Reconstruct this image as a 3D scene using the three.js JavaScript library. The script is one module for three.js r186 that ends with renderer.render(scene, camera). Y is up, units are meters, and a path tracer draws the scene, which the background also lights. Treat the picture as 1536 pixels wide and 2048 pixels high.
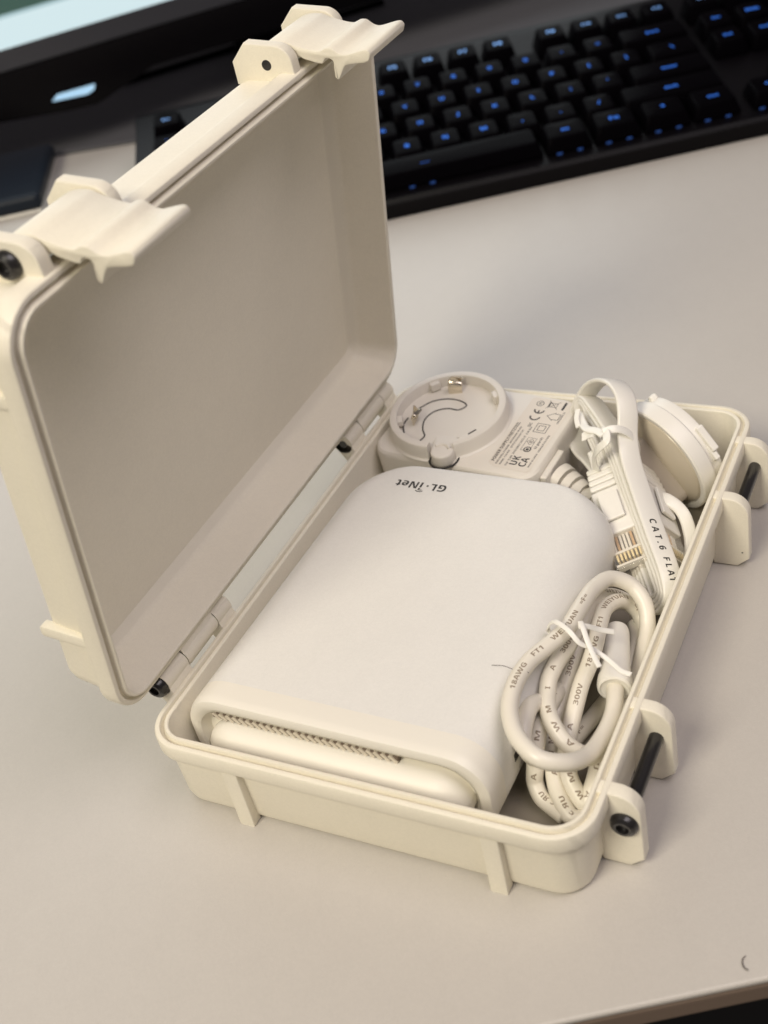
import * as THREE from 'three';
import { mergeGeometries, mergeVertices, toCreasedNormals } from 'three/addons/utils/BufferGeometryUtils.js';
import { RoundedBoxGeometry } from 'three/addons/geometries/RoundedBoxGeometry.js';
import { RectAreaLightUniformsLib } from 'three/addons/lights/RectAreaLightUniformsLib.js';
import { FontLoader } from 'three/addons/loaders/FontLoader.js';

// ------------------------------------------------------------------ camera, light, exposure
// All shapes below are drawn in a unit of 1.1 mm; K turns that unit into metres at the very end.
const K = 0.0011;
const V = (x, y, z) => new THREE.Vector3(x, y, z);
const scene = new THREE.Scene();
const camera = new THREE.PerspectiveCamera(43.92, 768 / 1024, 0.02, 20);
camera.position.set(176.53, 231.85, 145.98).multiplyScalar(K);
camera.quaternion.setFromRotationMatrix(new THREE.Matrix4().makeBasis(
  V(0.89112653, -0.18503184, -0.41431476), V(-0.119936, 0.78455815, -0.60834519), V(0.43761725, 0.59180379, 0.6769486)));
camera.focus = 318 * K;
camera.userData.fStop = 15;
const renderer = new THREE.WebGLRenderer({ antialias: true });
renderer.setSize(768, 1024);
renderer.toneMapping = THREE.LinearToneMapping;
renderer.toneMappingExposure = 0.94;
renderer.shadowMap.enabled = true;
RectAreaLightUniformsLib.init();
scene.background = new THREE.Color().setRGB(0.125, 0.113, 0.12);
function panelLight(name, color, intensity, w, h, at, to) {
  const l = new THREE.RectAreaLight(new THREE.Color().setRGB(...color), intensity, w * K, h * K);
  l.name = name; l.position.set(...at).multiplyScalar(K); l.lookAt(V(...to).multiplyScalar(K)); scene.add(l); return l;
}
panelLight('room_lamp', [1, 0.92, 0.755], 18.8, 480, 480, [-110, 930, 800], [50, 0, -80]);
panelLight('fill_light', [1, 0.905, 0.93], 4.0, 900, 700, [620, 1150, 0], [60, 0, -150]);  // unseen fill panel, added to brighten the inside of the lid

// ------------------------------------------------------------------ helpers
let seed = 7;
const rnd = () => { seed = (seed * 1664525 + 1013904223) >>> 0; return seed / 4294967296; };
const used = {};
function numbered(n) { const k = used[n] = (used[n] ?? -1) + 1; return k ? n + '_' + String(k).padStart(3, '0') : n; }
function boxUV(g, s = 0.05) {
  const p = g.attributes.position, n = g.attributes.normal, uv = new Float32Array(p.count * 2);
  for (let i = 0; i < p.count; i++) {
    const ax = Math.abs(n.getX(i)), ay = Math.abs(n.getY(i)), az = Math.abs(n.getZ(i));
    const x = p.getX(i), y = p.getY(i), z = p.getZ(i);
    const [a, b] = ay >= ax && ay >= az ? [x, z] : ax >= az ? [z, y] : [x, y];
    uv[2 * i] = a * s; uv[2 * i + 1] = b * s;
  }
  g.setAttribute('uv', new THREE.BufferAttribute(uv, 2)); return g;
}
function merge(list) {
  return list.length === 1 ? list[0] : mergeGeometries(list.map(g => {
    const q = g.index ? g.toNonIndexed() : g;
    for (const k of Object.keys(q.attributes)) if (!['position', 'normal', 'uv'].includes(k)) q.deleteAttribute(k);
    if (!q.attributes.uv) boxUV(q);
    return q;
  }));
}
function mesh(name, geos, mat, parent) {
  const g = merge(Array.isArray(geos) ? geos : [geos]);
  const m = new THREE.Mesh(g, mat); m.castShadow = m.receiveShadow = true;
  m.name = parent ? name : numbered(name);
  (parent || scene).add(m); return m;
}
function thing(name, label, category, at = [0, 0, 0]) {
  const o = new THREE.Group(); o.name = numbered(name); o.position.set(...at); o.userData = { label, category }; scene.add(o); return o;
}
function tag(o, label, category, group) { o.userData = { label, category }; if (group) o.userData.group = group; return o; }
const crease = (g, a = 0.6) => boxUV(toCreasedNormals(g, a));
function fromGrid(rows, closeV, caps, a = 0.6) {          // rows: arrays of [x,y,z] with equal counts, closed across each row
  const n = rows[0].length, pos = [], idx = [];
  for (const r of rows) for (const p of r) pos.push(...p);
  const R = rows.length, lim = closeV ? R : R - 1;
  for (let i = 0; i < lim; i++) for (let j = 0; j < n; j++) {
    const a0 = i * n + j, b0 = i * n + (j + 1) % n, a1 = ((i + 1) % R) * n + j, b1 = ((i + 1) % R) * n + (j + 1) % n;
    idx.push(a0, b0, b1, a0, b1, a1);
  }
  if (caps) for (const [row, flip] of [[0, true], [R - 1, false]].slice(caps === 'end' ? 1 : 0)) {
    const c = rows[row].reduce((s, p) => [s[0] + p[0] / n, s[1] + p[1] / n, s[2] + p[2] / n], [0, 0, 0]);
    const k = pos.length / 3; pos.push(...c);
    for (let j = 0; j < n; j++) { const q = row * n + j, r = row * n + (j + 1) % n; flip ? idx.push(k, r, q) : idx.push(k, q, r); }
  }
  const g = new THREE.BufferGeometry(); g.setAttribute('position', new THREE.Float32BufferAttribute(pos, 3)); g.setIndex(idx);
  return crease(g, a);
}
function roundLoop(x0, x1, z0, z1, R, seg = 8) {          // rounded rectangle, points [x,z]
  const o = [];
  for (const [cx, cz, a0] of [[x1 - R, z1 - R, 0], [x0 + R, z1 - R, 1], [x0 + R, z0 + R, 2], [x1 - R, z0 + R, 3]])
    for (let i = 0; i <= seg; i++) { const a = (a0 + i / seg) * Math.PI / 2; o.push([cx + R * Math.cos(a), cz + R * Math.sin(a)]); }
  return o;
}
// sweep of a closed profile [inset, y] round the rim rectangle of the case
function rimSweep(profile, x0, x1, z0, z1, R, seg = 10) {
  const cols = [];
  for (const [cx, cz, a0] of [[x1 - R, z1 - R, 0], [x0 + R, z1 - R, 1], [x0 + R, z0 + R, 2], [x1 - R, z0 + R, 3]])
    for (let i = 0; i <= seg; i++) {
      const a = (a0 + i / seg) * Math.PI / 2;
      cols.push(profile.map(([d, y]) => [cx + (R - d) * Math.cos(a), y, cz + (R - d) * Math.sin(a)]));
    }
  return fromGrid(cols, true, false, 0.55);
}
function flatLoop(loop, y, up) {
  const pos = [], idx = []; loop.forEach(([x, z]) => pos.push(x, y, z));
  let cx = 0, cz = 0; loop.forEach(([x, z]) => { cx += x / loop.length; cz += z / loop.length; });
  pos.push(cx, y, cz); const n = loop.length;
  for (let j = 0; j < n; j++) up ? idx.push(n, (j + 1) % n, j) : idx.push(n, j, (j + 1) % n);
  const g = new THREE.BufferGeometry(); g.setAttribute('position', new THREE.Float32BufferAttribute(pos, 3)); g.setIndex(idx); g.computeVertexNormals();
  return boxUV(g.toNonIndexed());
}
function shapeOf(pts) { const s = new THREE.Shape(); pts.forEach(([x, y], i) => i ? s.lineTo(x, y) : s.moveTo(x, y)); s.closePath(); return s; }
// a plate standing in the xy plane between z0 and z1 (z1 > z0) with chamfered edges
function plate(shape, z0, z1, bev = 0.35, seg = 2, curve = 10) {
  const s = Array.isArray(shape) ? shapeOf(shape) : shape;
  const g = new THREE.ExtrudeGeometry(s, { depth: z1 - z0 - 2 * bev, bevelEnabled: bev > 0, bevelThickness: bev, bevelSize: bev, bevelOffset: -bev, bevelSegments: seg, curveSegments: curve });
  g.translate(0, 0, z0 + bev); return crease(mergeVertices(g.deleteAttribute('uv') && g), 0.5);
}
const rbox = (w, h, d, r, x = 0, y = 0, z = 0, seg = 3) => boxUV(new RoundedBoxGeometry(w, h, d, seg, r).translate(x, y, z));
const arcPts = (cx, cy, r, a0, a1, n = 8) => Array.from({ length: n + 1 }, (_, i) => { const a = (a0 + (a1 - a0) * i / n) * Math.PI / 180; return [cx + r * Math.cos(a), cy + r * Math.sin(a)]; });
function lathe(pts, seg = 40) { return crease(new THREE.LatheGeometry(pts.map(p => new THREE.Vector2(...p)), seg).deleteAttribute('normal').deleteAttribute('uv') && mergeVertices(new THREE.LatheGeometry(pts.map(p => new THREE.Vector2(...p)), seg).deleteAttribute('normal').deleteAttribute('uv')), 0.5); }
const zUp = g => g.rotateX(Math.PI / 2);                  // turn a y-axis solid so that it points along +z
// ribbon or tube along points. Cross-section is given in the frame (side, up)
function frames(pts, up, steps) {
  const c = new THREE.CatmullRomCurve3(pts.map(p => V(...p)), false, 'centripetal'), out = []; let s = 0, last = null;
  for (let i = 0; i <= steps; i++) {
    const p = c.getPoint(i / steps), t = c.getTangent(i / steps).normalize();
    if (last) s += p.distanceTo(last); last = p;
    const u = typeof up === 'function' ? up(i / steps, t, p) : up.clone();
    u.addScaledVector(t, -u.dot(t)).normalize();
    out.push({ p, t, u, r: new THREE.Vector3().crossVectors(t, u), s });
  }
  return out;
}
function cord(pts, rad, { steps = 90, sides = 18, up = V(0.15, 1, 0.35), period = 140, s0 = 0 } = {}) {
  const f = frames(pts, up, steps), pos = [], nor = [], uv = [], idx = [];
  f.forEach((q, i) => {
    for (let j = 0; j <= sides; j++) {
      const a = j / sides * Math.PI * 2, n = q.u.clone().multiplyScalar(-Math.cos(a)).addScaledVector(q.r, Math.sin(a));
      const p = q.p.clone().addScaledVector(n, rad);
      pos.push(p.x, p.y, p.z); nor.push(n.x, n.y, n.z); uv.push((q.s - s0) / period, j / sides);
    }
    if (i) for (let j = 0; j < sides; j++) { const a = (i - 1) * (sides + 1) + j, b = i * (sides + 1) + j; idx.push(a, b + 1, a + 1, a, b, b + 1); }
  });
  for (const [i, dir] of [[0, -1], [f.length - 1, 1]]) {
    const q = f[i], k = pos.length / 3, b = i * (sides + 1);
    pos.push(q.p.x, q.p.y, q.p.z); nor.push(q.t.x * dir, q.t.y * dir, q.t.z * dir); uv.push(0.98, 0);
    for (let j = 0; j < sides; j++) dir > 0 ? idx.push(k, b + j + 1, b + j) : idx.push(k, b + j, b + j + 1);
  }
  const g = new THREE.BufferGeometry();
  g.setAttribute('position', new THREE.Float32BufferAttribute(pos, 3)); g.setAttribute('normal', new THREE.Float32BufferAttribute(nor, 3));
  g.setAttribute('uv', new THREE.Float32BufferAttribute(uv, 2)); g.setIndex(idx); return g.toNonIndexed();
}
function strip(pts, w, th, up, steps = 60) {               // flat band with rounded edges
  const f = frames(pts, up, steps), prof = [], h = th / 2;
  for (const [sx, a0] of [[1, -90], [-1, 90]]) for (let i = 0; i <= 4; i++) { const a = (a0 + i * 45) * Math.PI / 180; prof.push([sx * (w / 2 - h) + h * Math.cos(a), h * Math.sin(a)]); }
  return fromGrid(f.map(q => prof.map(([x, y]) => q.p.clone().addScaledVector(q.r, x).addScaledVector(q.u, y).toArray())), false, true, 0.9);
}
const font = await new FontLoader().loadAsync('fonts/droid/droid_sans_bold.typeface.json');
function textGeo(str, size, curve = 3) {                   // flat lettering in the xy plane, centred on x and resting on y = 0
  const g = new THREE.ShapeGeometry(font.generateShapes(str, size), curve); g.computeBoundingBox();
  g.translate(-(g.boundingBox.min.x + g.boundingBox.max.x) / 2, 0, 0); return g;
}
function noiseTex(n, amp, coarse, base = 0.5) {
  const d = new Uint8Array(n * n * 4), lat = 64, L = Array.from({ length: lat * lat }, rnd);
  const val = (x, y) => { const i = Math.floor(x), j = Math.floor(y), fx = x - i, fy = y - j, g = (a, b) => L[(a % lat + lat) % lat + ((b % lat + lat) % lat) * lat];
    return (g(i, j) * (1 - fx) + g(i + 1, j) * fx) * (1 - fy) + (g(i, j + 1) * (1 - fx) + g(i + 1, j + 1) * fx) * fy; };
  for (let y = 0; y < n; y++) for (let x = 0; x < n; x++) {
    const v = base + amp * ((rnd() - 0.5) * (1 - coarse) + (val(x / n * lat, y / n * lat) - 0.5) * coarse + (val(x / n * 8, y / n * 8) - 0.5) * coarse * 0.6);
    const q = Math.max(0, Math.min(255, v * 255)); d.set([q, q, q, 255], (y * n + x) * 4);
  }
  const t = new THREE.DataTexture(d, n, n); t.wrapS = t.wrapT = THREE.RepeatWrapping; t.magFilter = t.minFilter = THREE.LinearFilter; t.needsUpdate = true; return t;
}
const fine = noiseTex(256, 0.9, 0.3), grain = noiseTex(256, 0.085, 0.35, 0.955);
grain.repeat.set(0.55, 0.55);

// ------------------------------------------------------------------ materials (linear base colours)
function mat(r, g, b, rough, extra = {}) { const m = new THREE.MeshPhysicalMaterial({ roughness: rough, metalness: 0, ...extra }); m.color.setRGB(r, g, b); return m; }
const bump = (s) => ({ bumpMap: fine, bumpScale: s });
const M = {
  cream: mat(0.83, 0.78, 0.65, 0.5, { map: grain, ...bump(0.00006) }),
  router: mat(0.77, 0.755, 0.715, 0.48, { map: grain, ...bump(0.00003) }),
  vent: mat(0.79, 0.755, 0.67, 0.42, bump(0.00002)),
  slitShade: mat(0.16, 0.12, 0.09, 0.7),
  louvre: mat(0.66, 0.6, 0.5, 0.5),
  slot: mat(0.02, 0.018, 0.016, 0.5),
  adapter: mat(0.72, 0.68, 0.61, 0.42, bump(0.00002)),
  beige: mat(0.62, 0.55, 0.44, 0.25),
  shadedBeige: mat(0.5, 0.44, 0.375, 0.4),  // plug body only: its shaded side is put into this darker colour
  white: mat(0.8, 0.775, 0.71, 0.36),
  tie: mat(0.86, 0.84, 0.77, 0.35),
  screw: mat(0.012, 0.011, 0.011, 0.3, { clearcoat: 0.3 }),
  metal: mat(0.75, 0.68, 0.55, 0.25, { metalness: 1 }),
  gold: mat(0.85, 0.72, 0.42, 0.3),
  clear: mat(0.97, 0.95, 0.91, 0.06, { transmission: 0.9, thickness: 0, ior: 1.45 }),
  wire: mat(0.6, 0.4, 0.22, 0.5),
  ink: mat(0.03, 0.028, 0.026, 0.6),
  desk: mat(0.535, 0.505, 0.462, 0.4, { map: grain, ...bump(0.00004) }),
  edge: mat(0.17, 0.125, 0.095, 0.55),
  matDark: mat(0.085, 0.085, 0.092, 0.7, bump(0.0002)),
  navy: mat(0.006, 0.01, 0.017, 0.45, { ior: 1.3 }),
  black: mat(0.0025, 0.002, 0.0027, 0.4, { ior: 1.2, ...bump(0.00003) }),
  bezel: mat(0.04, 0.04, 0.048, 0.5),
  key: mat(0.0015, 0.0012, 0.0018, 0.32, { ior: 1.08, specularIntensity: 0.4 }),
  hair: mat(0.06, 0.04, 0.03, 0.5),
};
M.legend = new THREE.MeshStandardMaterial({ color: 0x020304, emissive: new THREE.Color().setRGB(0.04, 0.22, 0.95), emissiveIntensity: 1.15 });
M.legendPale = new THREE.MeshStandardMaterial({ color: 0x101418, emissive: new THREE.Color().setRGB(0.25, 0.5, 1), emissiveIntensity: 1.5 });
M.led = new THREE.MeshStandardMaterial({ color: 0x101418, emissive: new THREE.Color().setRGB(0.06, 0.2, 0.75), emissiveIntensity: 0.3 });
M.powerLed = new THREE.MeshStandardMaterial({ color: 0x202830, emissive: new THREE.Color().setRGB(0.42, 0.66, 0.86), emissiveIntensity: 1.1 });

// ------------------------------------------------------------------ desk and floor
const TURN = 31.4 * Math.PI / 180;                         // the desk's long edge runs at this angle to the case
const desk = thing('desk', 'white laminate desk top with a rounded front edge under everything else', 'desk');
desk.rotation.y = TURN;                                    // local x along the front edge, local z towards the sitter
mesh('desk_top', rbox(1500, 1.9, 860, 0.8, 50, -0.95, 78.2 - 430), M.desk, desk);
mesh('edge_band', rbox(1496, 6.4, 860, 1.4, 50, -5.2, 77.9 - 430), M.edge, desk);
mesh('panel_core', rbox(1490, 10, 840, 1, 50, -16.2, 70 - 430), M.black, desk);
const floor = mesh('floor', boxUV(new THREE.BoxGeometry(4000, 20, 4000).translate(0, -690, 0)), mat(0.012, 0.011, 0.012, 0.9));
floor.userData.kind = 'structure';
const hairA = mesh('hair_strand', cord([[140.7, 0.25, -0.8], [140.4, 0.3, 0.2], [140.5, 0.3, 0.9], [141, 0.3, 1.8], [141.9, 0.25, 2.2]], 0.11, { steps: 16, sides: 6 }), M.hair);
tag(hairA, 'short curled dark hair on the bare desk near its front edge', 'hair');

// ------------------------------------------------------------------ the open case
const W = 110, L = 158.6, RIM = 23, R0 = 10.2;
const kase = thing('storage_case', 'open cream plastic hard case with its lid raised, holding a router, an adapter and cables', 'case');
const baseProfile = [[9, 0.35], [4.2, 0.35], [3.0, 1.3], [2.5, 3], [2.1, 15], [1.9, 16.6], [0.15, 18.4], [0, 18.9], [0, 22.3], [0.25, 22.8], [0.6, 23], [1.35, 23], [1.5, 22.8], [1.65, 21.7], [2.0, 21.5], [2.35, 21.7], [2.5, 22.9], [2.7, 23.2], [3.35, 23.2], [3.6, 23], [3.7, 22.6], [4.7, 4], [5.8, 2.2], [9, 1.6]];
const base = mesh('base', [rimSweep(baseProfile, 0, W, -L, 0, R0), flatLoop(roundLoop(9, W - 9, -L + 9, -9, 1.2, 10), 1.6, true), flatLoop(roundLoop(9, W - 9, -L + 9, -9, 1.2, 10), 0.35, false)], M.cream, kase);
mesh('darker_floor_sheet', flatLoop(roundLoop(6, W - 6, -L + 6, -6, 4.5, 10), 1.95, true), mat(0.27, 0.24, 0.19, 0.7, bump(0.00008)), base);  // added grey-brown sheet over the floor, darker than the cream base
for (const x of [24, 88.5]) {
  const g = plate([[-0.1, 0], [-3.3, 0], [-3.3, 18.4], [-0.1, 18.4]].map(([z, y]) => [-z, y]), 0, 4.2, 0.4).rotateY(Math.PI / 2);
  mesh('rib', g.translate(x - 2.1, 0, 0), M.cream, base);
  mesh('rib', plate([[-0.1, 0], [-3.3, 0], [-3.3, 18.4], [-0.1, 18.4]].map(([z, y]) => [-z, y]), 0, 4.2, 0.4).rotateY(Math.PI / 2).rotateY(Math.PI).translate(x + 2.1, 0, -L), M.cream, base);
}
const TABS = [[-18.6, -15], [-43, -39.6], [-119.8, -116.3], [-145, -141.6]];
const tabShape = [[107, 0.3], [113.4, 0.3], [116.6, 3.2], ...arcPts(111.3, 17.4, 5.3, 0, 90), [107, 22.7]];
for (const [a, b] of TABS) mesh('latch_tab', plate(tabShape, a, b, 0.4, 3), M.cream, base);
function rod(z0, z1, x, y, r, parent, name = 'latch_rod') { mesh(name, boxUV(new THREE.CylinderGeometry(r, r, z1 - z0, 24).rotateX(Math.PI / 2).translate(x, y, (z0 + z1) / 2)), M.screw, parent); }
function screwHead(x, y, z, r, parent) {
  const s = mesh('screw', zUp(lathe([[0, 0.7], [r * 0.42, 0.7], [r * 0.46, 1.6], [r * 0.62, 1.65], [r * 0.88, 1.15], [r, 0.4], [r, -0.6], [0, -0.6]], 30)).translate(x, y, z), M.screw, parent);
  return s;
}
rod(-42.5, -15.6, 113, 14.4, 1.7, base); screwHead(113, 14.4, -14.8, 3.1, base);
rod(-144.6, -119, 112.8, 15, 1.65, base); rod(-120, -116.35, 112.8, 15, 1.25, base, 'rod_end');
rod(-117, -116.25, 114.8, 5.2, 0.22, base, 'pin_hole');
// hinge knuckles carried by the base
const HX = -3.73, HY = RIM + 1.69, TH = 1.451, HR = 3.2;
const knuckle = (z0, z1) => boxUV(crease(mergeVertices(new THREE.CylinderGeometry(HR, HR, z1 - z0, 32).deleteAttribute('uv').deleteAttribute('normal').rotateX(Math.PI / 2).translate(HX, HY, (z0 + z1) / 2)), 0.6));
const gusset = (z0, z1) => plate([[HX - 3.1, HY - 0.9], [2.4, 9.5], [2.4, 19], [0.4, 21.5], [-0.6, HY - 0.4], [HX, HY + 1]], z0, z1, 0.2);
for (const [a, b] of [[-25, -16], [-46.5, -39.9], [-127, -119], [-149.5, -142.6]]) mesh('hinge_knuckle', [knuckle(a, b), gusset(a, b)], M.cream, base);
screwHead(HX, HY, -15.4, 3.0, base);
rod(-127, -118.95, HX + 0.3, HY, 1.25, base, 'hinge_pin');

// lid: drawn closed, relative to the hinge axis, then swung open
const lidP = ([d, v]) => [d, v + RIM - HY];
const LD = 17;
const lidProfile = [[10, LD], [5, LD], [3.4, LD - 1.2], [2.7, LD - 3], [2.2, 7.4], [2.0, 6.4], [0.15, 4.7], [0, 4.2], [0, 0.7], [0.25, 0.2], [0.6, 0], [1.3, 0], [1.5, 0.25], [1.7, 1.1], [2.1, 1.2], [2.35, 1.0], [2.5, -0.5], [2.7, -0.8], [3.2, -0.8], [3.5, -0.5], [3.6, 0.2], [4.5, 10.5], [5.4, 12.4], [7.4, 14], [10, 14.1]].map(lidP);
const lid = mesh('lid', [rimSweep(lidProfile, -HX, W - HX, -L, 0, R0), flatLoop(roundLoop(10 - HX, W - 10 - HX, -L + 10, -10, 0.2, 10), 14.1 + RIM - HY, false), flatLoop(roundLoop(10 - HX, W - 10 - HX, -L + 10, -10, 0.2, 10), LD + RIM - HY, true)], M.cream, kase);
lid.position.set(HX, HY, 0); lid.rotation.z = TH;
const uv2 = (pts) => pts.map(([u, v]) => [u - HX, v + RIM - HY]);
for (const x of [24, 89.5]) for (const [z, s] of [[0, 1], [-L, -1]]) {
  const g = plate(uv2([[x - 1.6, 4.4], [x + 1.6, 4.4], [x + 1.6, LD + 0.2], [x + 1, LD + 0.8], [x - 1, LD + 0.8], [x - 1.6, LD + 0.2]]), s > 0 ? -3.4 : 0.7, s > 0 ? -0.7 : 3.4, 0.5).translate(0, 0, z);
  mesh('rib', g, M.cream, lid);
}
const lidTab = uv2([[106, 3], [106, LD + 0.2], [111.6, LD + 0.9], [116.4, 14.2], [116.4, 5.6], ...arcPts(111.9, 5.6, 4.5, 0, -80), [108, 0.4]]);
for (const [a, b] of TABS) mesh('latch_tab', plate(lidTab, a, b, 0.4, 3), M.cream, lid);
const [PU, PV] = [111.6, 8.2];
const lat = (u, v) => [u - HX, v + RIM - HY];
{ const [x, y] = lat(PU, PV);
  screwHead(x, y + 0.2, -14.8, 3.1, lid); rod(-43.2, -15.6, x, y, 1.5, lid, 'latch_pin');
  rod(-145.4, -116.22, x, y, 1.3, lid, 'latch_pin'); }
// latch clips swing on those pins
const clipOutline = [[113.4, 11.6], [110.2, 11.4], [108.9, 8.6], [110.4, 5.2], [112.6, 1.4], [112.2, 0.2], [111.5, -3.4], [111.5, -4.9], [112.7, -5.7], [112.9, -6.7], [112.3, -7.8], [110.2, -7.9], [108.5, -8.0], [107.9, -8.8], [108.6, -9.4], [110.2, -10.2], [111.6, -11.2], [112.2, -13.6], [112.6, -16], [113.3, -17.4], [114.9, -17.9], [115.8, -17.2], [115.7, -15.9], [114.3, -11.6], [114.4, -9.6], [115.5, -7.6], [115.4, -6.0], [114.5, -4.2], [114.6, -1.6], [115.3, 2.2], [116.1, 5.0], [115.8, 8.4], [114.9, 10.8]];
const clipCurve = new THREE.CatmullRomCurve3(clipOutline.map(([a, b]) => V(...lat(a, b), 0)), true, 'catmullrom', 0.35).getPoints(150).slice(0, -1).map(p => [p.x, p.y]);
for (const [a, b] of [[-39, -19.2], [-141, -120.4]]) mesh('latch_clip', plate(clipCurve, a, b, 0.45, 2), M.cream, lid);
for (const [a, b] of [[-39.6, -25.3], [-142.3, -127.3]]) {
  const g = new THREE.CylinderGeometry(HR, HR, b - a, 32).rotateX(Math.PI / 2).translate(0, 0, (a + b) / 2);
  mesh('hinge_knuckle', [boxUV(g), plate([[0, -3.1], [0, 3.1], [3, 6.5], [6.4, 6.5], [6.4, 0.6], [3.8, -1.4]], a, b, 0.2)], M.cream, lid);
}

// ------------------------------------------------------------------ router
const router = thing('travel_router', 'white travel router with rounded corners and a front vent, lying in the open case', 'router', [46.0, 1.7, -59.6]);
router.rotation.y = -0.018;
const RH = 25.8, RW = 39.9, RT = 10, RB = 11, ZF = 47.5, ZB = -50.5;
function section(z, hw, inset, rt = RT, rb = RB) {          // cross-section of the shell, rounder below than above
  const x = hw - inset, y0 = inset, y1 = RH - inset, a = Math.max(1, rt - inset * 0.5), b = Math.max(1, Math.min(rb - inset * 0.5, hw - 0.1)), o = [];
  for (const [cx, cy, r, q] of [[x - a, y1 - a, a, 0], [a - x, y1 - a, a, 1], [b - x, y0 + b, b, 2], [x - b, y0 + b, b, 3]])
    for (let i = 0; i <= 9; i++) { const t = (q + i / 9) * Math.PI / 2; o.push([cx + r * Math.cos(t), cy + r * Math.sin(t), z]); }
  return o;
}
{
  const rows = [], rc = 15;
  rows.push(section(ZF, RW, 3.4), section(ZF + 0.5, RW, 2.6), section(ZF + 0.5, RW, 1.4), section(ZF + 0.1, RW, 0.5), section(ZF - 1, RW, 0.1), section(ZF - 2.2, RW, 0));
  for (const z of [41.4, 41]) rows.push(section(z, RW, 0));
  for (const z of [20, 0, -20]) rows.push(section(z, RW, 0));
  for (let i = 0; i <= 14; i++) {
    const a = i / 14 * Math.PI / 2 * 0.97, dz = rc * Math.sin(a), hw = RW - rc + rc * Math.cos(a);
    rows.push(section(ZB + rc - dz, hw, i > 10 ? Math.pow((i - 10) / 4, 2) * 2.2 : 0));
  }
  const cut = 7, shell = rows.slice(cut);
  // front band and rubber-coated shell meet in a fine line
  mesh('front_band', fromGrid(rows.slice(0, cut + 1), false, false, 0.5), M.vent, router);
  shell.unshift(section(41, RW, 0.03)); shell[1] = section(40.6, RW, 0.0);
  mesh('shell', fromGrid(shell, false, true, 0.5), M.router, router);
  // recessed throat, louvres and the pillow-shaped front plate
  mesh('vent_throat', fromGrid([section(ZF + 0.3, RW, 3.3), section(ZF - 2.2, RW, 4.5), section(ZF - 2.6, RW, 7)], false, 'end', 0.5), M.vent, router);
  const toothGeo = boxUV(new THREE.BoxGeometry(0.95, 2.5, 0.8).rotateZ(0.75));
  for (let i = 0; i < 26; i++) { const t = new THREE.Mesh(toothGeo, M.louvre); t.name = 'vent_louvre'; t.castShadow = t.receiveShadow = true; t.position.set(-31 + i * 1.9, RH - 5.7, ZF - 0.55); router.add(t); }
  mesh('vent_gap_shade', rbox(50, 1.7, 2.4, 0.2, -7.3, RH - 5.75, ZF - 1.6), M.slitShade, router);  // dark box that paints the shade in the gap behind the louvres
  const pl = [];
  const hwP = RW - 5.1;
  for (const [dz, ins] of [[-3.2, 0.5], [-1.2, 0.05], [0.4, 0.1], [2.0, 0.75], [3.4, 2.0], [4.4, 3.7], [4.8, 5.2], [4.95, 6.4]]) pl.push(roundLoop(-hwP + ins, hwP - ins, 4.2 + ins, RH - 6.7 - ins * 0.9, Math.max(1.5, 8.6 - ins * 0.75), 9).map(([x, y]) => [x, y, ZF + dz]));
  mesh('front_plate', fromGrid(pl, false, true, 0.5), M.vent, router);
  // sockets on the right flank
  for (const [z, w] of [[-16, 12], [33, 4]]) mesh('socket', rbox(1.2, 3, w, 0.5, RW - 0.5, 14.2, z), M.slot, router);
}
{
  const lg = mesh('logo', [(() => { const a = textGeo('GL', 2.9).translate(5.6, 0, 0), d = new THREE.CircleGeometry(0.34, 12).translate(2.35, 1.15, 0), b = textGeo('iNet', 2.9).translate(-4.2, 0, 0); return merge([a, d, b]).scale(-1, 1, 1).scale(-1, 1, 1); })()], M.ink, router);
  lg.geometry = merge([textGeo('GL', 2.9).translate(-5.3, 0, 0), new THREE.CircleGeometry(0.36, 12).translate(-2.0, 1.2, 0), textGeo('iNet', 2.9).translate(3.6, 0, 0),
    new THREE.RingGeometry(0.75, 1.02, 16, 1, Math.PI / 4, Math.PI / 2).translate(-0.4, 2.5, 0), new THREE.RingGeometry(1.4, 1.7, 16, 1, Math.PI / 4, Math.PI / 2).translate(-0.4, 2.5, 0)]);
  lg.geometry.rotateX(-Math.PI / 2).rotateY(Math.PI).translate(-15.9, RH + 0.06, -42.3);
}
const hairB = mesh('hair_strand', cord([[75.5, 27.75, -39.7], [78.1, 27.9, -40], [80.4, 27.9, -39.6], [82.2, 28.4, -38.9], [83.4, 30.5, -38.2], [85.6, 30, -37.4]], 0.065, { steps: 20, sides: 6 }), M.hair);
tag(hairB, 'long fine hair lying across the router top and the cable loop', 'hair');

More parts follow.
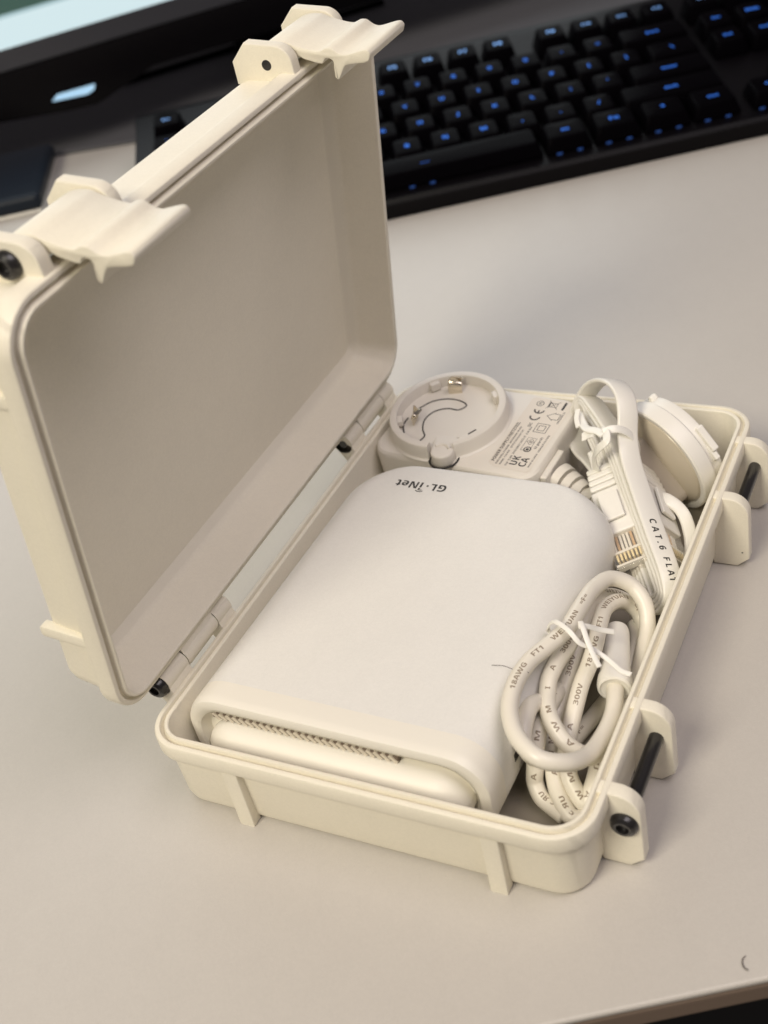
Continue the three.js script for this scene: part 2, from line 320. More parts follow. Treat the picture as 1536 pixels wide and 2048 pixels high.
// ------------------------------------------------------------------ power adapter
const adapter = thing('power_adapter', 'pale grey power brick with round plug socket and printed label at the case back', 'adapter', [33.2, RIM + 1.8, -135]);
adapter.rotation.set(0.1, -0.12, 0, 'YXZ');
{
  const w = 27.2, d = 18.2;
  const rows = [];
  for (const [y, ins] of [[-21, 1.6], [-20.4, 0.4], [-19, 0], [-2.4, 0], [-1, 0.3], [-0.3, 0.9], [0, 1.9]]) rows.push(roundLoop(-w + ins, w - ins, -d + ins, d - ins, 6 - ins * 0.5, 8).map(([x, z]) => [x, y, z]));
  mesh('housing', fromGrid(rows.reverse(), false, true, 0.5), M.adapter, adapter);
  const cx = -8.6, cz = -0.2;
  const ringProfile = [[15.4, 0.1], [15.4, 4.4], [15.6, 4.8], [17.1, 4.9], [17.6, 4.7], [17.9, 4.2], [18, 1.4], [18.3, 0.5], [18.9, 0.05]];
  const gapA = 0.98, gapB = 1.42;                            // the ring is cut where the release button sits (angle from +x towards +z)
  const rg = new THREE.LatheGeometry(ringProfile.map(p => new THREE.Vector2(...p)), 72, Math.PI / 2 - gapA, Math.PI * 2 - (gapB - gapA));
  const ends = [gapA, gapB].map(a => { const s = new THREE.ShapeGeometry(shapeOf(ringProfile)); s.rotateY(-a); return s; });
  const ring = mesh('socket_ring', [crease(mergeVertices(rg.deleteAttribute('uv').deleteAttribute('normal')), 0.6), ...ends].map(g => g.translate(cx, 0, cz)), M.adapter, adapter);
  mesh('socket_floor', boxUV(new THREE.CylinderGeometry(15.6, 15.6, 1.6, 48).translate(cx, 0.5, cz)), M.adapter, adapter);
  const groove = pts => cord(pts.map(([x, z]) => [cx + x, 1.27, cz + z]), 0.25, { steps: 40, sides: 6 });
  mesh('groove', [groove([[-11.5, -1.2], [-9, -5.2], [-4.5, -7.6], [0.5, -7.4], [2.6, -6], [1.2, -3.6], [-2.5, -3.4], [-6, -1], [-7, 3], [-5.4, 7.2], [-3.2, 10], [-3.6, 12.2]])], M.ink, adapter);
  mesh('slot', [groove([[-12.6, 3.6], [-12.3, 7], [-10.2, 10.3]]), groove([[8.6, 7.2], [10.8, 3.4]])].map(g => g), M.slot, adapter);
  for (const [a, h] of [[-2.35, 2.8], [-0.75, 3.2], [2.6, 2.2], [0.75, 2.5]]) mesh('lug', rbox(3.2, h, 1.8, 0.5, 0, 0, 0).rotateY(-a + Math.PI / 2).translate(cx + 14.7 * Math.cos(a), 4.4 - h / 2, cz + 14.7 * Math.sin(a)), M.adapter, adapter);
  const spring = () => strip([[0, 0.4, 0], [0.2, 2.2, 0], [0.1, 3.9, 0.3], [0.9, 4.7, 0.5], [1.9, 4.4, 0.6]], 3.6, 0.35, V(0, 0.1, 1).cross(V(0, 0, 1)).add(V(1, 0.2, 0)), 20);
  mesh('contact', spring().scale(1.3, 1.15, 1.2).rotateY(1.9).translate(cx - 3.6, 0, cz - 10.6), M.metal, adapter);
  mesh('contact', spring().scale(1.3, 1.15, 1.2).rotateY(0.2).translate(cx - 9.6, 0, cz + 4.4), M.metal, adapter);
  // release button
  const bx = cx + 6.4, bz = cz + 15;
  const bt = new THREE.Shape(); bt.moveTo(-3.5, -5); bt.lineTo(3.5, -5); bt.lineTo(3.5, 1.2); bt.absarc(0, 1.2, 3.5, 0, Math.PI, false); bt.closePath();
  const bg = new THREE.ExtrudeGeometry(bt, { depth: 2.6, bevelEnabled: true, bevelThickness: 0.7, bevelSize: 0.6, bevelOffset: -0.6, bevelSegments: 3, curveSegments: 20 }).rotateX(-Math.PI / 2).scale(1, 1, -1);
  const button = mesh('release_button', crease(mergeVertices(bg.deleteAttribute('uv').deleteAttribute('normal')), 0.6).rotateY(0.25).translate(bx, 0.2, bz), M.adapter, adapter);
  mesh('thumb_ridge', cord([[-2.3, 0, 0.4], [-1.2, 0, -0.6], [0, 0, -0.9], [1.2, 0, -0.6], [2.3, 0, 0.4]], 0.6, { steps: 20, sides: 10 }).translate(bx, 3.5, bz - 0.2), M.adapter, button);
  mesh('button_gap', cord([[-4.4, 0.25, -5], [-4.4, 0.2, 0], ...arcPts(0, 1.2, 4.4, 180, 0, 8).map(([x, y]) => [x, 0.12, y]), [4.4, 0.2, -1.5], [3.6, 0.25, -3.4]], 0.32, { steps: 60, sides: 6 }).rotateY(0.25).translate(bx, 0, bz), M.slot, adapter);
  // printed label: read with the lines running towards the back of the case
  const cw = 1536, ch = 650, cv = document.createElement('canvas'); cv.width = cw; cv.height = ch; const c = cv.getContext('2d');
  c.fillStyle = 'rgb(217,209,197)'; c.fillRect(0, 0, cw, ch); c.fillStyle = c.strokeStyle = 'rgb(38,35,33)';
  const P = (u, v) => [60 + u * (cw - 100), 36 + v * (ch - 70)];
  const put = (s, u, v, size, w, bold = true) => { const [x, y] = P(u, v); c.font = (bold ? 'bold ' : '') + size + 'px sans-serif'; c.fillText(s, x, y, w); };
  put('POWER SUPPLY/NETZTEIL', 0.03, 0.06, 72, 860);
  put('MODEL/MODELL: A15-0503000    INPUT/EINGANG: 100-240V~', 0.0, 0.17, 40, 830, true);
  put('50/60Hz   0.5A MAX     OUTPUT/AUSGANG: 5.0V', 0.0, 0.27, 40, 760, true);
  put('3.0A  15.0W   EFFICIENCY LEVEL VI   0.5A Max', 0.0, 0.42, 44, 850, true);
  put('UK', 0.02, 0.64, 150, 200); put('CA', 0.02, 0.87, 150, 200);
  c.lineWidth = 16; { const [x, y] = P(0.27, 0.66); c.beginPath(); c.arc(x, y, 48, 0, 7); c.stroke(); c.beginPath(); c.arc(x, y, 24, 0, 7); c.fill(); }
  c.lineWidth = 6; { const [x, y] = P(0.38, 0.63); c.strokeRect(x - 190, y - 75, 270, 130); c.beginPath(); c.moveTo(x, y - 62); c.lineTo(x + 62, y); c.lineTo(x, y + 50); c.lineTo(x - 62, y); c.closePath(); c.stroke(); c.fillRect(x - 20, y - 26, 40, 9); c.fillRect(x - 20, y - 8, 40, 9); c.fillRect(x - 20, y + 10, 40, 9); }
  put('GS geprüft', 0.29, 0.86, 50, 260);
  c.lineWidth = 9; { const [x, y] = P(0.59, 0.66); c.strokeRect(x - 88, y - 92, 184, 184); c.strokeRect(x - 46, y - 50, 100, 100); }
  { const [x, y] = P(0.785, 0.75); c.lineWidth = 9; c.beginPath(); c.moveTo(x - 80, y + 10); c.lineTo(x, y - 95); c.lineTo(x + 80, y + 10); c.lineTo(x + 62, y + 10); c.lineTo(x + 62, y + 92); c.lineTo(x - 62, y + 92); c.lineTo(x - 62, y + 10); c.closePath(); c.stroke(); }
  c.lineWidth = 24; for (const [u, arm] of [[0.745, 0], [0.85, 1]]) { const [x, y] = P(u, 0.31); c.beginPath(); c.arc(x, y, 72, Math.PI * 0.5, Math.PI * 1.5); c.stroke(); if (arm) { c.beginPath(); c.moveTo(x - 70, y); c.lineTo(x - 10, y); c.stroke(); } }
  c.lineWidth = 10; { const [x, y] = P(0.945, 0.22); c.beginPath(); c.arc(x, y, 52, 0, 7); c.stroke(); c.font = 'bold 62px sans-serif'; c.fillText('VI', x - 30, y + 22); }
  put('EAC', 0.585, 0.36, 66, 90);
  c.lineWidth = 8; { const [x, y] = P(0.95, 0.585); c.strokeRect(x - 44, y - 60, 84, 110); c.fillRect(x - 60, y - 82, 116, 16); c.beginPath(); c.moveTo(x - 85, y - 95); c.lineTo(x + 85, y + 80); c.moveTo(x + 85, y - 95); c.lineTo(x - 85, y + 80); c.stroke(); }
  { const [x, y] = P(0.955, 0.86); c.fillRect(x - 85, y - 18, 170, 36); }
  put('MADE IN CHINA   FABRIQUÉ EN CHINE', 0.03, 0.985, 38, 800); put('SHENZHEN 23', 0.69, 0.985, 40, 380);
  const tex = new THREE.CanvasTexture(cv); tex.colorSpace = THREE.SRGBColorSpace; tex.anisotropy = 8;
  const lm = mat(1, 1, 1, 0.5); lm.map = tex;
  const lw = 31.5, lh = 13.4, ls = new THREE.Shape(); const rr = 1.4;
  ls.moveTo(rr, 0); ls.lineTo(lw - rr, 0); ls.absarc(lw - rr, rr, rr, -Math.PI / 2, 0); ls.lineTo(lw, lh - rr); ls.absarc(lw - rr, lh - rr, rr, 0, Math.PI / 2); ls.lineTo(rr, lh); ls.lineTo(0, lh - rr * 1.6); ls.lineTo(0, rr); ls.absarc(rr, rr, rr, Math.PI, Math.PI * 1.5);
  const lgx = new THREE.ShapeGeometry(ls, 6), q = lgx.attributes.position, u = lgx.attributes.uv;
  for (let i = 0; i < q.count; i++) u.setXY(i, q.getX(i) / lw, q.getY(i) / lh);
  lgx.rotateX(-Math.PI / 2).rotateY(Math.PI / 2).translate(11.5, 0.06, 15.2);   // text right = -z, text up = -x
  lgx.translate(lh, 0, 0);
  mesh('printed_label', lgx, lm, adapter);
  // strain relief and the cord that leaves it
  mesh('strain_relief', [rbox(2, 11, 12.5, 0.5, 28.3, -7.6, 7.6), ...[0, 1, 2, 3].map(i => boxUV(new THREE.CylinderGeometry(4.7 - i * 0.5, 5 - i * 0.5, 2.5, 24).rotateZ(-Math.PI / 2).rotateY(-0.3).rotateZ(-0.15).translate(31 + i * 3.2, -7.8 - i * 0.6, 8 + i * 1.1))), cord([[28, -7.6, 7.6], [36, -8.8, 10], [43, -10.6, 12.6]], 2.7, { steps: 12 })], M.adapter, adapter);
  mesh('cord', cord([[42, -10.4, 12.3], [46, -13, 14], [49, -17, 17], [50, -19.6, 24], [48, -20.6, 34], [46, -20.8, 44]], 2.1, { steps: 30 }), M.white, adapter);
}

// ------------------------------------------------------------------ plug head leaning in the back corner
{
  const a = V(-0.535, -0.209, 0.823).normalize(), d1 = V(0.638, -0.733, 0.228); d1.addScaledVector(a, -d1.dot(a)).normalize();
  const d2 = new THREE.Vector3().crossVectors(a, d1);
  const pg = thing('plug_head', 'round ivory plug adapter head standing on edge in the back right corner of the case', 'plug head', [89.4, 18.4, -138.8]);
  pg.quaternion.setFromRotationMatrix(new THREE.Matrix4().makeBasis(d1, a, d2.clone().negate()));
  // local: y = axis towards the plug body, x = down along the rim
  if (new THREE.Matrix4().makeBasis(d1, a, d2.clone().negate()).determinant() < 0) pg.quaternion.setFromRotationMatrix(new THREE.Matrix4().makeBasis(d1, a, d2));
  mesh('ring', lathe([[0, -2.4], [15, -2.4], [16.3, -2.3], [16.9, -1.8], [17, -1.2], [17, 2.4], [16.7, 2.8], [16, 2.9], [15.3, 2.7], [15.1, 1.6], [0, 1.6]], 72), M.white, pg);
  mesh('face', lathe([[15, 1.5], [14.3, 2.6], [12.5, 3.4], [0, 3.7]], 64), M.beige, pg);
  const sgn = d2.dot(V(0.56, 0.645, 0.59)) > 0;
  const up = new THREE.Matrix4().makeBasis(d1, a, d2).determinant() > 0 ? 1 : -1;
  const toLens = up;                                          // local +z or -z that faces the lens side
  mesh('plug_body', rbox(22, 15, 15, 2.2, 2, 9, -5.6 * toLens), M.shadedBeige, pg);
  mesh('back_plate', lathe([[0, -6.2], [14.6, -6.2], [15.6, -5.8], [15.9, -5], [15.9, -2.2], [0, -2.2]], 64), M.white, pg);
  mesh('clip', [rbox(8, 2.2, 2.4, 0.5, 1.5, -4.9, 15.6 * toLens), rbox(4.5, 1.6, 3, 0.4, 5.6, -4.2, 14.4 * toLens)], M.white, pg);
  mesh('peg', rbox(2.2, 2.6, 2.2, 0.8, -15.2, -4.6, 5 * toLens), M.white, pg);
}

// ------------------------------------------------------------------ coiled cord with print
{
  const printOn = (words) => {
    const cv = document.createElement('canvas'); cv.width = 2048; cv.height = 238; const c = cv.getContext('2d');
    c.fillStyle = 'rgb(228,222,208)'; c.fillRect(0, 0, 2048, 238); c.fillStyle = 'rgb(138,124,106)'; c.font = 'bold 29px sans-serif';
    const mmx = 2048 / 140;
    for (const [s, t, w] of words) { c.save(); c.translate(s * mmx, 119 + 14); c.scale(1.25, 1.05); c.fillText(t, 0, 0, w * mmx / 1.25); c.restore(); }
    const tex = new THREE.CanvasTexture(cv); tex.colorSpace = THREE.SRGBColorSpace; tex.wrapS = tex.wrapT = THREE.RepeatWrapping; tex.anisotropy = 8;
    const p = mat(1, 1, 1, 0.36); p.map = tex; return p;
  };
  const words = [[1, 'c', 2], [3, 'ЯU', 5], [11, 'A', 2.4], [15, 'W', 3], [19, 'M', 3], [26, 'I', 1], [31, 'A', 2.4], [37, '300V', 7.6], [47, '18AWG', 9], [58, 'FT1', 5], [65, 'WEIYUAN', 12], [79, '=F=', 5]];
  const printed = printOn(words), printedTop = printOn(words.slice(8));
  const coil = thing('coiled_cord', 'thick white printed cord coiled beside the router, held by a white twist tie', 'cord');
  const r = 2.0;
  const T = (pts, s0, o = {}) => cord(pts, r, { steps: 110, s0, ...o });
  mesh('cord', T([[99.4, 15.5, -53], [100.7, 15.5, -49.5], [102, 15.2, -43.1], [102.2, 16.5, -34.6], [101.8, 20, -25.8], [99.6, 24.5, -19.2], [95.2, 27, -16.8], [89.5, 28, -19.8], [85.1, 28.6, -26.1], [83.5, 29.2, -33.4], [84.1, 29.2, -41.4], [86.6, 28.8, -48.2], [88.6, 28.4, -54.2], [89.1, 27.5, -63.7], [89.5, 26, -72.1], [91.6, 24, -78.5], [95.9, 21, -80.4], [99.6, 18, -78.2], [101.4, 14, -74], [101.6, 10, -67], [101.8, 6, -56], [101.9, 5, -44], [101.7, 5.2, -32]], 15), printedTop, coil);
  mesh('cord', [
    T([[101.8, 12, -34], [101.6, 8, -27], [100.6, 6, -24], [98.1, 8, -25.5], [96.2, 10, -27.6], [94, 12, -32.8], [93.9, 14, -35.5], [93.6, 16, -41], [93.3, 18, -48.1], [93.7, 19.5, -52.8], [93.6, 21, -58.6], [92.6, 21, -65.1], [91.9, 20, -71.8], [93, 18, -77], [94.8, 15, -80], [97.4, 12, -80], [99.4, 9, -76], [100.4, 7, -68]], -2),
    T([[101.5, 4.6, -24], [101, 4.4, -21.4], [98.7, 4.8, -20.4], [94.3, 7, -24.6], [92.3, 8.5, -28.1], [89.7, 9.5, -33.9], [88.4, 10.9, -38.7], [88.6, 12.8, -42], [88.6, 13.9, -46.4], [88.6, 15.7, -51.5], [88.5, 17.3, -56.7], [88.4, 19, -62.4], [88.4, 19.5, -69.1], [88.5, 18.8, -74.9], [89.4, 16.5, -80], [91.6, 13.4, -83.2], [95.1, 10, -83.8], [98, 7, -80]], 4),
    T([[101.9, 11, -36], [100.6, 13, -31.6], [98.2, 15, -30.4], [96.1, 17, -30], [93.8, 18.5, -31], [91.5, 20, -33], [89.5, 20.6, -36], [88, 21, -40.2], [87.3, 22, -43.8], [87.4, 22.2, -49.5], [88.1, 22.2, -54.8], [88, 21.4, -62.9], [87.8, 21, -70.1], [88.2, 19, -78]], 0),
    T([[97, 4.3, -20.5], [93.7, 4.3, -22.2], [90.4, 5, -23.8], [88.4, 7, -25.9], [88.4, 10.6, -27], [88.4, 14.6, -29], [88.2, 17, -32.4], [88, 17.4, -37], [87.8, 16, -44], [87.6, 13, -52]], 2),
    T([[88.6, 14, -27], [88.2, 17.8, -25.4], [87.3, 20.9, -26], [86.5, 22.4, -29.9], [86.2, 22.6, -34.1], [86.6, 20, -38.3], [87.4, 16, -42]], 60),
    T([[90.6, 4.3, -33], [92, 4.3, -42.8], [94.4, 4.3, -52], [98.4, 7, -63], [99, 9, -72], [96.5, 9, -79]], 70),
  ], printed, coil);
  // moulded plug on the free end
  const a = V(94.8, 15.2, -70.5), b = V(100, 15.6, -51.4), dir = b.clone().sub(a), len = dir.length(); dir.normalize();
  const q = new THREE.Quaternion().setFromUnitVectors(V(0, 1, 0), dir);
  const put = g => g.applyQuaternion(q).translate(a.x, a.y, a.z);
  mesh('connector', put(lathe([[0, 0], [2.2, 0], [2.8, 0.5], [3.1, 1.8], [3.45, len * 0.6], [3.6, len * 0.72], [3.75, len - 2.6], [4.05, len - 2.2], [4.15, len], [3.9, len + 1], [3.4, len + 1.3], [3.1, len + 0.9], [2.5, len + 0.7], [0, len + 0.7]], 40)), M.white, coil);
  const tieA = thing('twist_tie', 'white twist tie knotted round the coiled cord beside the router', 'twist tie');
  mesh('band', [strip([[85.5, 20, -57], [83.9, 24, -55.6], [84.1, 28, -54.2], [86.2, 31.4, -53.2], [88.5, 32.1, -51.9], [91, 31.6, -50.6], [93.4, 29.6, -49.6], [95.9, 27, -50.9], [99.3, 25, -50.5], [103.4, 24.3, -48.2], [105.6, 24.3, -47.7]], 1.25, 0.4, V(0.1, 1, 0.3), 60)], M.tie, tieA);
  mesh('loose_end', strip([[92.2, 31.4, -54.6], [93.2, 31, -53.2], [95, 29, -50.8], [97, 27.4, -48.4], [98.9, 26.4, -46.3]], 1.35, 0.4, V(0.5, 0.8, 0.3), 24), M.tie, tieA);
  mesh('loose_end', strip([[92.2, 31.2, -53.2], [93.6, 30.4, -54.4], [95.8, 27.6, -56.8], [98.4, 25.6, -58.8]], 1.35, 0.4, V(0.4, 0.8, 0.4), 24), M.tie, tieA);
}

// ------------------------------------------------------------------ flat network cable, folded and tied
{
  const E0 = V(79.6, 31, -128.5), m = V(0.497, -0.326, 0.805).normalize(), n = V(0.496, 0.863, 0.043); n.addScaledVector(m, -n.dot(m)).normalize();
  const w = new THREE.Vector3().crossVectors(n, m);           // across the band
  if (w.x < 0) w.negate();
  const at = (a, b, c = 0) => E0.clone().addScaledVector(m, a).addScaledVector(n, b).addScaledVector(w, c);
  const eth = thing('network_cable', 'flat white network cable folded into a tied bundle with clear plugs', 'cable');
  const BW = 6.2, BT = 1.25;
  const upW = () => w.clone();
  const band = (pts, steps) => strip(pts.map(([a, b, c]) => at(a, b, c || 0).toArray()), BT, BW, w, steps);   // thickness lies in the loop plane
  // a flat band is swept with its width along w: build it directly
  function flat(ab, steps = 110) {
    const c = new THREE.CatmullRomCurve3(ab.map(([a, b, k]) => V(a, b, k || 0)), false, 'centripetal'), rows = [], prof = [];
    for (const [sx, a0] of [[1, -90], [-1, 90]]) for (let i = 0; i <= 4; i++) { const q = (a0 + i * 45) * Math.PI / 180; prof.push([sx * (BW / 2 - BT / 2) + BT / 2 * Math.cos(q), BT / 2 * Math.sin(q)]); }
    for (let i = 0; i <= steps; i++) {
      const p = c.getPoint(i / steps), t = c.getTangent(i / steps), nn = V(-t.y, t.x, 0).normalize();
      rows.push(prof.map(([x, y]) => at(p.x + nn.x * y, p.y + nn.y * y, p.z + x).toArray()));
    }
    return fromGrid(rows, false, true, 0.9);
  }
  const A1 = 47;
  const outer = [[8, -12.2], [-3, -16.5], [-11, -20.3], [-17, -20.2], [-21, -16], [-22.3, -9], [-21.5, -3.5], [-18, 2.2], [-12.5, 6.6], [-7, 8], [-2, 6.4], [3, 3], [9, 0.9], [18, 0.4], [32, 0.2], [A1, 0], [A1 + 4.2, -1.7], [A1 + 5.6, -5.5], [A1 + 4.2, -9.3], [A1, -11], [30, -11.2], [8, -12.2]];
  const loops = [outer];
  for (let i = 1; i <= 3; i++) {
    const d = 1.36 * i;
    loops.push([[10, -11.6 + d], [0, -11.6 + d], [-9, -12.4 + d * 0.9], [-17, -13.2 + d * 0.6], [-21.6 + i * 0.9, -12], [-22.6 + i, -9.6], [-20.8 + i, -7.2 - d * 0.3], [-14, -4.0 - d], [-5, -1.4 - d], [4, -0.5 - d], [18, -0.4 - d], [32, -0.2 - d], [A1, -d], [A1 + 4.2 - d * 0.8, -1.7 - d * 0.6], [A1 + 5.5 - d, -5.5], [A1 + 4.2 - d * 0.8, -9.3 + d * 0.6], [A1, -11 + d], [24, -11.4 + d], [10, -11.6 + d]]);
  }
  mesh('band', loops.map(l => flat(l)), M.white, eth);
  mesh('band', strip([[90, 17, -121], [94.6, 18.5, -118.6], [99, 16, -117], [102, 11, -113], [103, 6, -107]], 3.6, 1.3, V(0.2, 1, 0.35), 40), M.white, eth);
  // lettering wrapped on the upper face
  const topCurve = new THREE.CatmullRomCurve3(outer.map(([a, b]) => V(a, b, 0)), false, 'centripetal').getPoints(600).filter(p => p.y > -4 && p.x > 10);
  const topAt = (a) => { for (let i = 1; i < topCurve.length; i++) { const p = topCurve[i - 1], q = topCurve[i]; if (p.x <= a && q.x > a) return p.y + (q.y - p.y) * (a - p.x) / (q.x - p.x); } return -3; };
  const lay = (str, a0, size) => {
    const g = textGeo(str, size, 3), p = g.attributes.position; g.computeBoundingBox(); const half = g.boundingBox.max.x;
    const out = [];
    for (let i = 0; i < p.count; i++) {
      const a = a0 + p.getX(i) + half, c = p.getY(i) - size / 2;
      const b = topAt(a);
      out.push(...at(a, b + BT / 2 + 0.07, c).toArray());
    }
    g.setAttribute('position', new THREE.Float32BufferAttribute(out, 3)); g.computeVertexNormals(); return g;
  };
  mesh('lettering', [lay('C', 29, 1.9), lay('A', 31.4, 1.9), lay('T', 34, 1.9), lay('.', 36.2, 1.9), lay('6', 37.5, 1.9), lay('F', 41.2, 1.8), lay('L', 43.2, 1.8), lay('A', 45, 1.8), lay('T', 47, 1.7)], M.ink, eth);
  // the two plugs
  function plug(at0, dirY, face, name) {
    const y = dirY.clone().normalize(), z = face.clone(); z.addScaledVector(y, -z.dot(y)).normalize(); const x = new THREE.Vector3().crossVectors(y, z);
    const mx = new THREE.Matrix4().makeBasis(x, y, z).setPosition(at0);
    const put = g => g.applyMatrix4(mx);
    const p = mesh('plug', [put(rbox(10.2, 15, 7.4, 0.6, 0, 7.5, 0))], M.white, eth);
    const ribs = []; for (let i = 0; i < 4; i++) ribs.push(put(rbox(9.8 - (3 - i) * 0.3, 1.75, 7 - (3 - i) * 0.5, 0.55, 0, -8 + i * 2.15, 0)));
    ribs.push(put(rbox(8, 9, 4.6, 0.6, 0, -4.4, 0)));
    mesh('boot', ribs, M.white, p);
    mesh('latch', put(rbox(5.6, 9, 1.1, 0.4, 0.6, 6.8, 4.6)), M.white, p);
    mesh('clear_shell', put(rbox(9.9, 11, 6.6, 0.3, 0, 20.4, 0)), M.clear, p);
    mesh('clear_bar', [put(rbox(9.2, 0.8, 3, 0.2, 0, 20.6, 1.4)), put(rbox(9.2, 0.7, 3, 0.2, 0, 24.4, 1.2))], M.white, p);
    const wires = [], pins = [];
    for (let i = 0; i < 8; i++) { wires.push(put(rbox(0.75, 6.4, 0.8, 0.3, -3.6 + i * 1.03, 17.6, 1.6))); pins.push(put(rbox(0.55, 2.2, 3.2, 0.1, -3.6 + i * 1.03, 22.4, 1.5))); }
    mesh('wire', wires.filter((_, i) => i === 2 || i === 6), M.wire, p); mesh('wire', wires.filter((_, i) => i !== 2 && i !== 6), M.white, p);
    mesh('contact', pins, M.gold, p);
  }
  plug(V(80, 19.6, -116.5), V(0.5, -0.25, 0.83), V(-0.12, 0.9, 0.38), 'plug');
  plug(V(87.8, 16.2, -122.5), V(0.46, -0.22, 0.86), V(0.7, 0.55, -0.3), 'plug');
  mesh('band', strip([[71.5, 23, -131], [73.4, 22.6, -127.4], [75.4, 21.8, -123.2]], 5.6, 1.3, V(-0.12, 0.9, 0.38), 12), M.white, eth);
  const tieB = thing('twist_tie', 'white twist tie knotted round the folded flat network cable', 'twist tie');
  mesh('band', [
    strip([[66.4, 33, -133.8], [68.6, 33, -129.9], [71.4, 34.2, -125.6], [75.4, 35.6, -122.9], [77.6, 36, -121]], 2.3, 0.5, V(0.1, 1, 0.4), 24),
    strip([[76, 35.4, -124.4], [78.5, 36.6, -120.9], [79.3, 36.2, -118], [77, 33.6, -118], [74.9, 29, -119.9], [74.6, 24, -121.2], [75.6, 20, -122]], 2.3, 0.5, V(-0.2, 0.8, 0.6), 40),
    strip([[77.4, 36.4, -121.6], [80, 36.6, -123.4], [82.4, 34.6, -125.4], [84.3, 31, -126.9], [84.6, 26.5, -128.2], [83.8, 22, -129.6]], 2.3, 0.5, V(0.8, 0.7, 0.2), 40)], M.tie, tieB);
  mesh('loose_end', strip([[70.6, 32.6, -123.6], [72.4, 33.6, -123.6], [74.6, 35, -122.6]], 2.6, 0.5, V(0, 1, 0.5), 12), M.tie, tieB);
  mesh('loose_end', strip([[68.2, 33, -127.6], [66.8, 33.6, -130.6], [66.2, 34.4, -133.8]], 1.6, 0.5, V(-0.3, 1, 0.5), 12), M.tie, tieB);
}

// ------------------------------------------------------------------ keyboard
{
  const kb = thing('keyboard', 'black mechanical keyboard with blue lit legends behind the raised lid', 'keyboard');
  kb.rotation.order = 'YXZ';
  const e1 = V(Math.cos(TURN), 0, -Math.sin(TURN)), e2 = V(Math.sin(TURN), 0, Math.cos(TURN));
  kb.position.copy(e2.clone().multiplyScalar(-311)); kb.position.y = 0.4;
  kb.rotation.set(0.12, TURN, 0);
  const X0 = -21, X1 = 420, D = 138;
  const side = [[0, 0], [0, 7], [1.6, 8.6], [6, 9], [D - 16, 9.6], [D - 6, 11.5], [D, 10.5], [D, 0]];
  mesh('frame', plate(side.map(([a, b]) => [a, b]), 0, X1 - X0, 1).rotateY(Math.PI / 2).translate(X0, 0, 0), M.black, kb);
  const U = 17.7, sX = -11.1, cache = {};
  function cap(wu, h) {
    const k = wu + '|' + h; if (cache[k]) return cache[k];
    const w = wu * U - 1, d = U - 1, rows = [];
    for (const [y, ins, r] of [[h, 3.1, 1.6], [h - 0.1, 2.5, 1.7], [h - 0.7, 2.0, 1.6], [2.2, 0.05, 0.9], [1.6, 0, 0.9]]) rows.push(roundLoop(-w / 2 + ins, w / 2 - ins, -d / 2 + ins * 0.75 - ins * 0.2, d / 2 - ins, r, 2).map(([x, z]) => [x, y, z]));
    return cache[k] = fromGrid(rows, false, true, 0.5);
  }
  const ledGeo = boxUV(new THREE.BoxGeometry(8, 0.5, 2.2)), dotGeo = boxUV(new THREE.BoxGeometry(2.2, 1.1, 0.4)), legs = {};
  const legend = (t, size) => legs[t + size] ??= textGeo(t, size, 2).rotateX(-Math.PI / 2);
  function key(x, wu, row, txt, pale) {
    const dist = [15, 32.5, 50, 67.5, 85, 108][row], h = [8, 7.5, 8.2, 8.8, 10, 10.6][row];
    const k = new THREE.Mesh(cap(wu, h), M.key); k.name = 'key'; k.castShadow = k.receiveShadow = true;
    k.position.set(sX + (x + wu / 2) * U, 8.4, -dist); kb.add(k);
    const lg = new THREE.Mesh(legend(txt, txt.length > 2 ? 2.0 : 2.9), pale ? M.legendPale : M.legend); lg.name = 'legend'; lg.position.set(wu > 5 ? 3 : 0, h + 0.06, 1.4); k.add(lg);
    const ld = new THREE.Mesh(ledGeo, M.led); ld.name = 'backlight'; ld.position.set(0, 1.1, -6.6); k.add(ld);
    if (row === 0) for (const s of [-1, 1]) { const dt = new THREE.Mesh(dotGeo, M.led); dt.name = 'backlight'; dt.position.set(s * 4.6, 1.2, U / 2 - 0.9); k.add(dt); }
  }
  const run = (row, x, list) => { for (const it of list) { if (typeof it === 'number') { x += it; continue; } const [t, w] = Array.isArray(it) ? it : [it, 1]; key(x, w, row, t, row === 5); x += w; } };
  run(5, 0, ['Esc', 1, 'F1', 'F2', 'F3', 'F4', 0.5, 'F5', 'F6', 'F7', 'F8', 0.5, 'F9', 'F10', 'F11', 'F12', 0.25, 'Prt', 'Scr', 'Pau']);
  run(4, 0, ['`', '1', '2', '3', '4', '5', '6', '7', '8', '9', '0', '-', '=', ['Back', 2], 0.25, 'Ins', 'Hm', 'PgU', 0.25, 'Num', '/', '*', '-']);
  run(3, 0, [['Tab', 1.5], 'Q', 'W', 'E', 'R', 'T', 'Y', 'U', 'I', 'O', 'P', '[', ']', ['\\', 1.5], 0.25, 'Del', 'End', 'PgD', 0.25, '7', '8', '9']);
  run(2, 0, [['Caps', 1.75], 'A', 'S', 'D', 'F', 'G', 'H', 'J', 'K', 'L', ';', "'", ['Enter', 2.25], 3.5, '4', '5', '6']);
  run(1, 0, [['Shift', 2.25], 'Z', 'X', 'C', 'V', 'B', 'N', 'M', ',', '.', '/', ['Shift', 2.75], 1.25, '^', 1.25, '1', '2', '3']);
  run(0, 0, [['Ctrl', 1.25], ['Win', 1.25], ['Alt', 1.25], ['____', 6.25], ['Alt', 1.25], ['Fn', 1.25], ['*', 1.25], ['Ctrl', 1.25], 0.25, '<', 'v', '>', 0.25, ['0', 2], '.']);
}

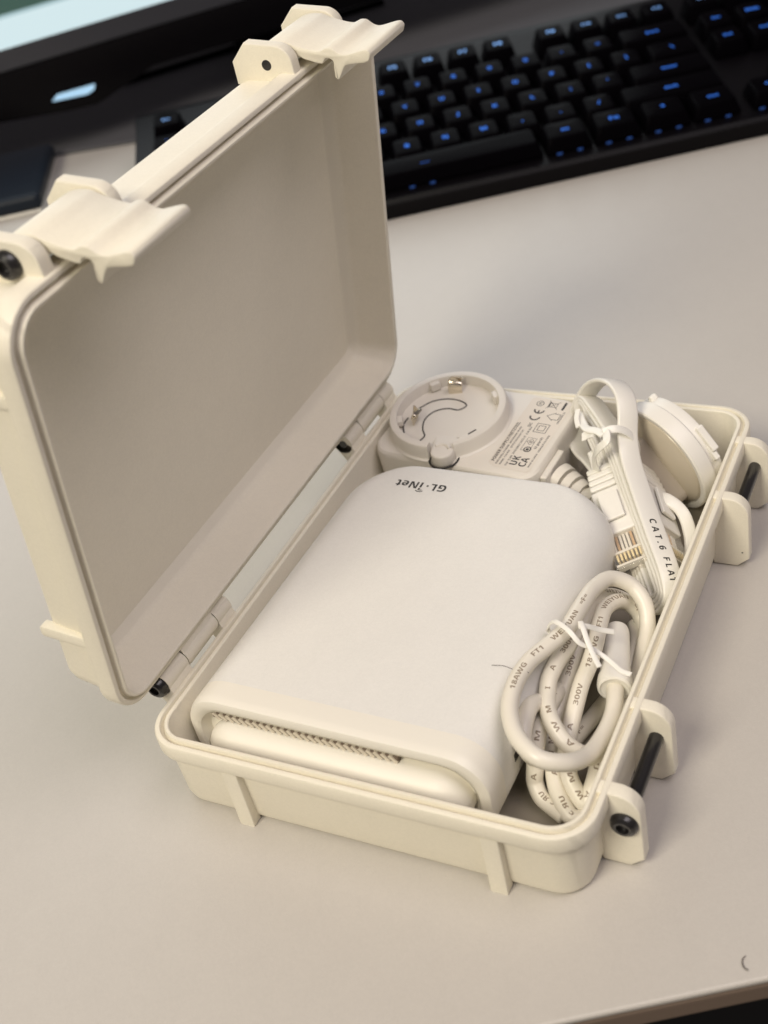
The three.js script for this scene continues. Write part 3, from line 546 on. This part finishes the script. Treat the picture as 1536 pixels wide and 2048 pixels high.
// ------------------------------------------------------------------ desk mat, notebook, monitor
{
  const dm = mesh('desk_mat', rbox(900, 2, 420, 0.8, 0, 0, 0), M.matDark);
  const a = 21.9 * Math.PI / 180, ex = V(Math.cos(a), 0, -Math.sin(a)), ez = V(Math.sin(a), 0, Math.cos(a));
  dm.rotation.y = a; dm.position.copy(V(-277, 1.1, -401.5).addScaledVector(ex, 150).addScaledVector(ez, -210));
  tag(dm, 'large dark grey desk mat under the keyboard and in front of the monitor', 'desk mat');
  const nb = thing('notebook', 'dark navy flat slab-like notebook at the left, next to the desk mat', 'notebook');
  const e1 = V(Math.cos(TURN), 0, -Math.sin(TURN)), e2 = V(Math.sin(TURN), 0, Math.cos(TURN));
  nb.rotation.y = TURN; nb.position.copy(e1.clone().multiplyScalar(-75 - 65).addScaledVector(e2, -452));
  mesh('cover', rbox(130, 9, 76, 3.5, 0, 6.2, 0), M.navy, nb);
  mesh('bottom_edge', rbox(127, 2, 73, 0.8, 0, 1.2, 0), M.white, nb);
}
{
  const mon = thing('monitor', 'black monitor with a bright pale screen at the upper left, above the desk mat', 'monitor', [-293.3, 0, -392]);
  mon.rotation.y = 47 * Math.PI / 180;
  // local x along the screen edge, y up, z towards the viewer
  mesh('bezel', plate([[-330, 55.4], [330, 55.4], [330, 440], [-330, 440]], -14, 0.2, 1), M.bezel, mon);
  mesh('chin', plate([[-330, 32], [-52, 31], [-14, 26], [1, 25], [6, 26], [37, 35.5], [110, 34.5], [330, 32], [330, 55], [-330, 55]], -22, -0.6, 1.2), M.black, mon);
  mesh('power_light', plate([[-20.9, 33.9], [-2, 32.2], [2.2, 33.4], [3.6, 36.1], [-17.5, 36.5]], -1, 0.4, 0.2), M.powerLed, mon);
  mesh('housing', plate([[-318, 60], [318, 60], [318, 430], [-318, 430]], -40, -13, 3), M.black, mon);
  const st = mesh('stand', [rbox(44, 130, 16, 3, 120, 66, -60), rbox(180, 5, 100, 2, 120, 3.4, -150), rbox(30, 8, 100, 2, 120, 30, -100)], M.black, mon);
  const cv = document.createElement('canvas'); cv.width = 1024; cv.height = 600; const c = cv.getContext('2d');
  c.fillStyle = '#d9eef2'; c.fillRect(0, 0, 1024, 600);
  c.fillStyle = '#3d5a50'; c.fillRect(0, 0, 1024, 574); for (let i = 0; i < 500; i++) { c.fillStyle = ['#2f4a40', '#4d6b5c', '#37544a', '#59786a'][i % 4]; c.fillRect(rnd() * 1024, rnd() * 560, 30 * rnd() + 6, 12 * rnd() + 3); }
  c.fillStyle = '#a9c4c9'; c.fillRect(0, 573, 1024, 3);
  const tex = new THREE.CanvasTexture(cv); tex.colorSpace = THREE.SRGBColorSpace;
  const sm = new THREE.MeshStandardMaterial({ color: 0x0a0a0a, roughness: 0.3, emissive: 0xffffff, emissiveMap: tex, emissiveIntensity: 1.0 });
  const sg = new THREE.PlaneGeometry(644, 362).translate(0, 66.3 + 181, 0.35);
  mesh('screen', sg, sm, mon);
  const nrm = V(Math.sin(47 * Math.PI / 180), 0, Math.cos(47 * Math.PI / 180));
  const c0 = V(-293.3, 247, -392).addScaledVector(nrm, 4);
  panelLight('screen_glow', [0.95, 0.97, 1], 1.7, 640, 355, c0.toArray(), c0.clone().add(nrm).toArray());
}

// ------------------------------------------------------------------ units to metres
for (const o of scene.children) if (o.isMesh || o.isGroup) { o.position.multiplyScalar(K); o.scale.multiplyScalar(K); }
renderer.render(scene, camera);
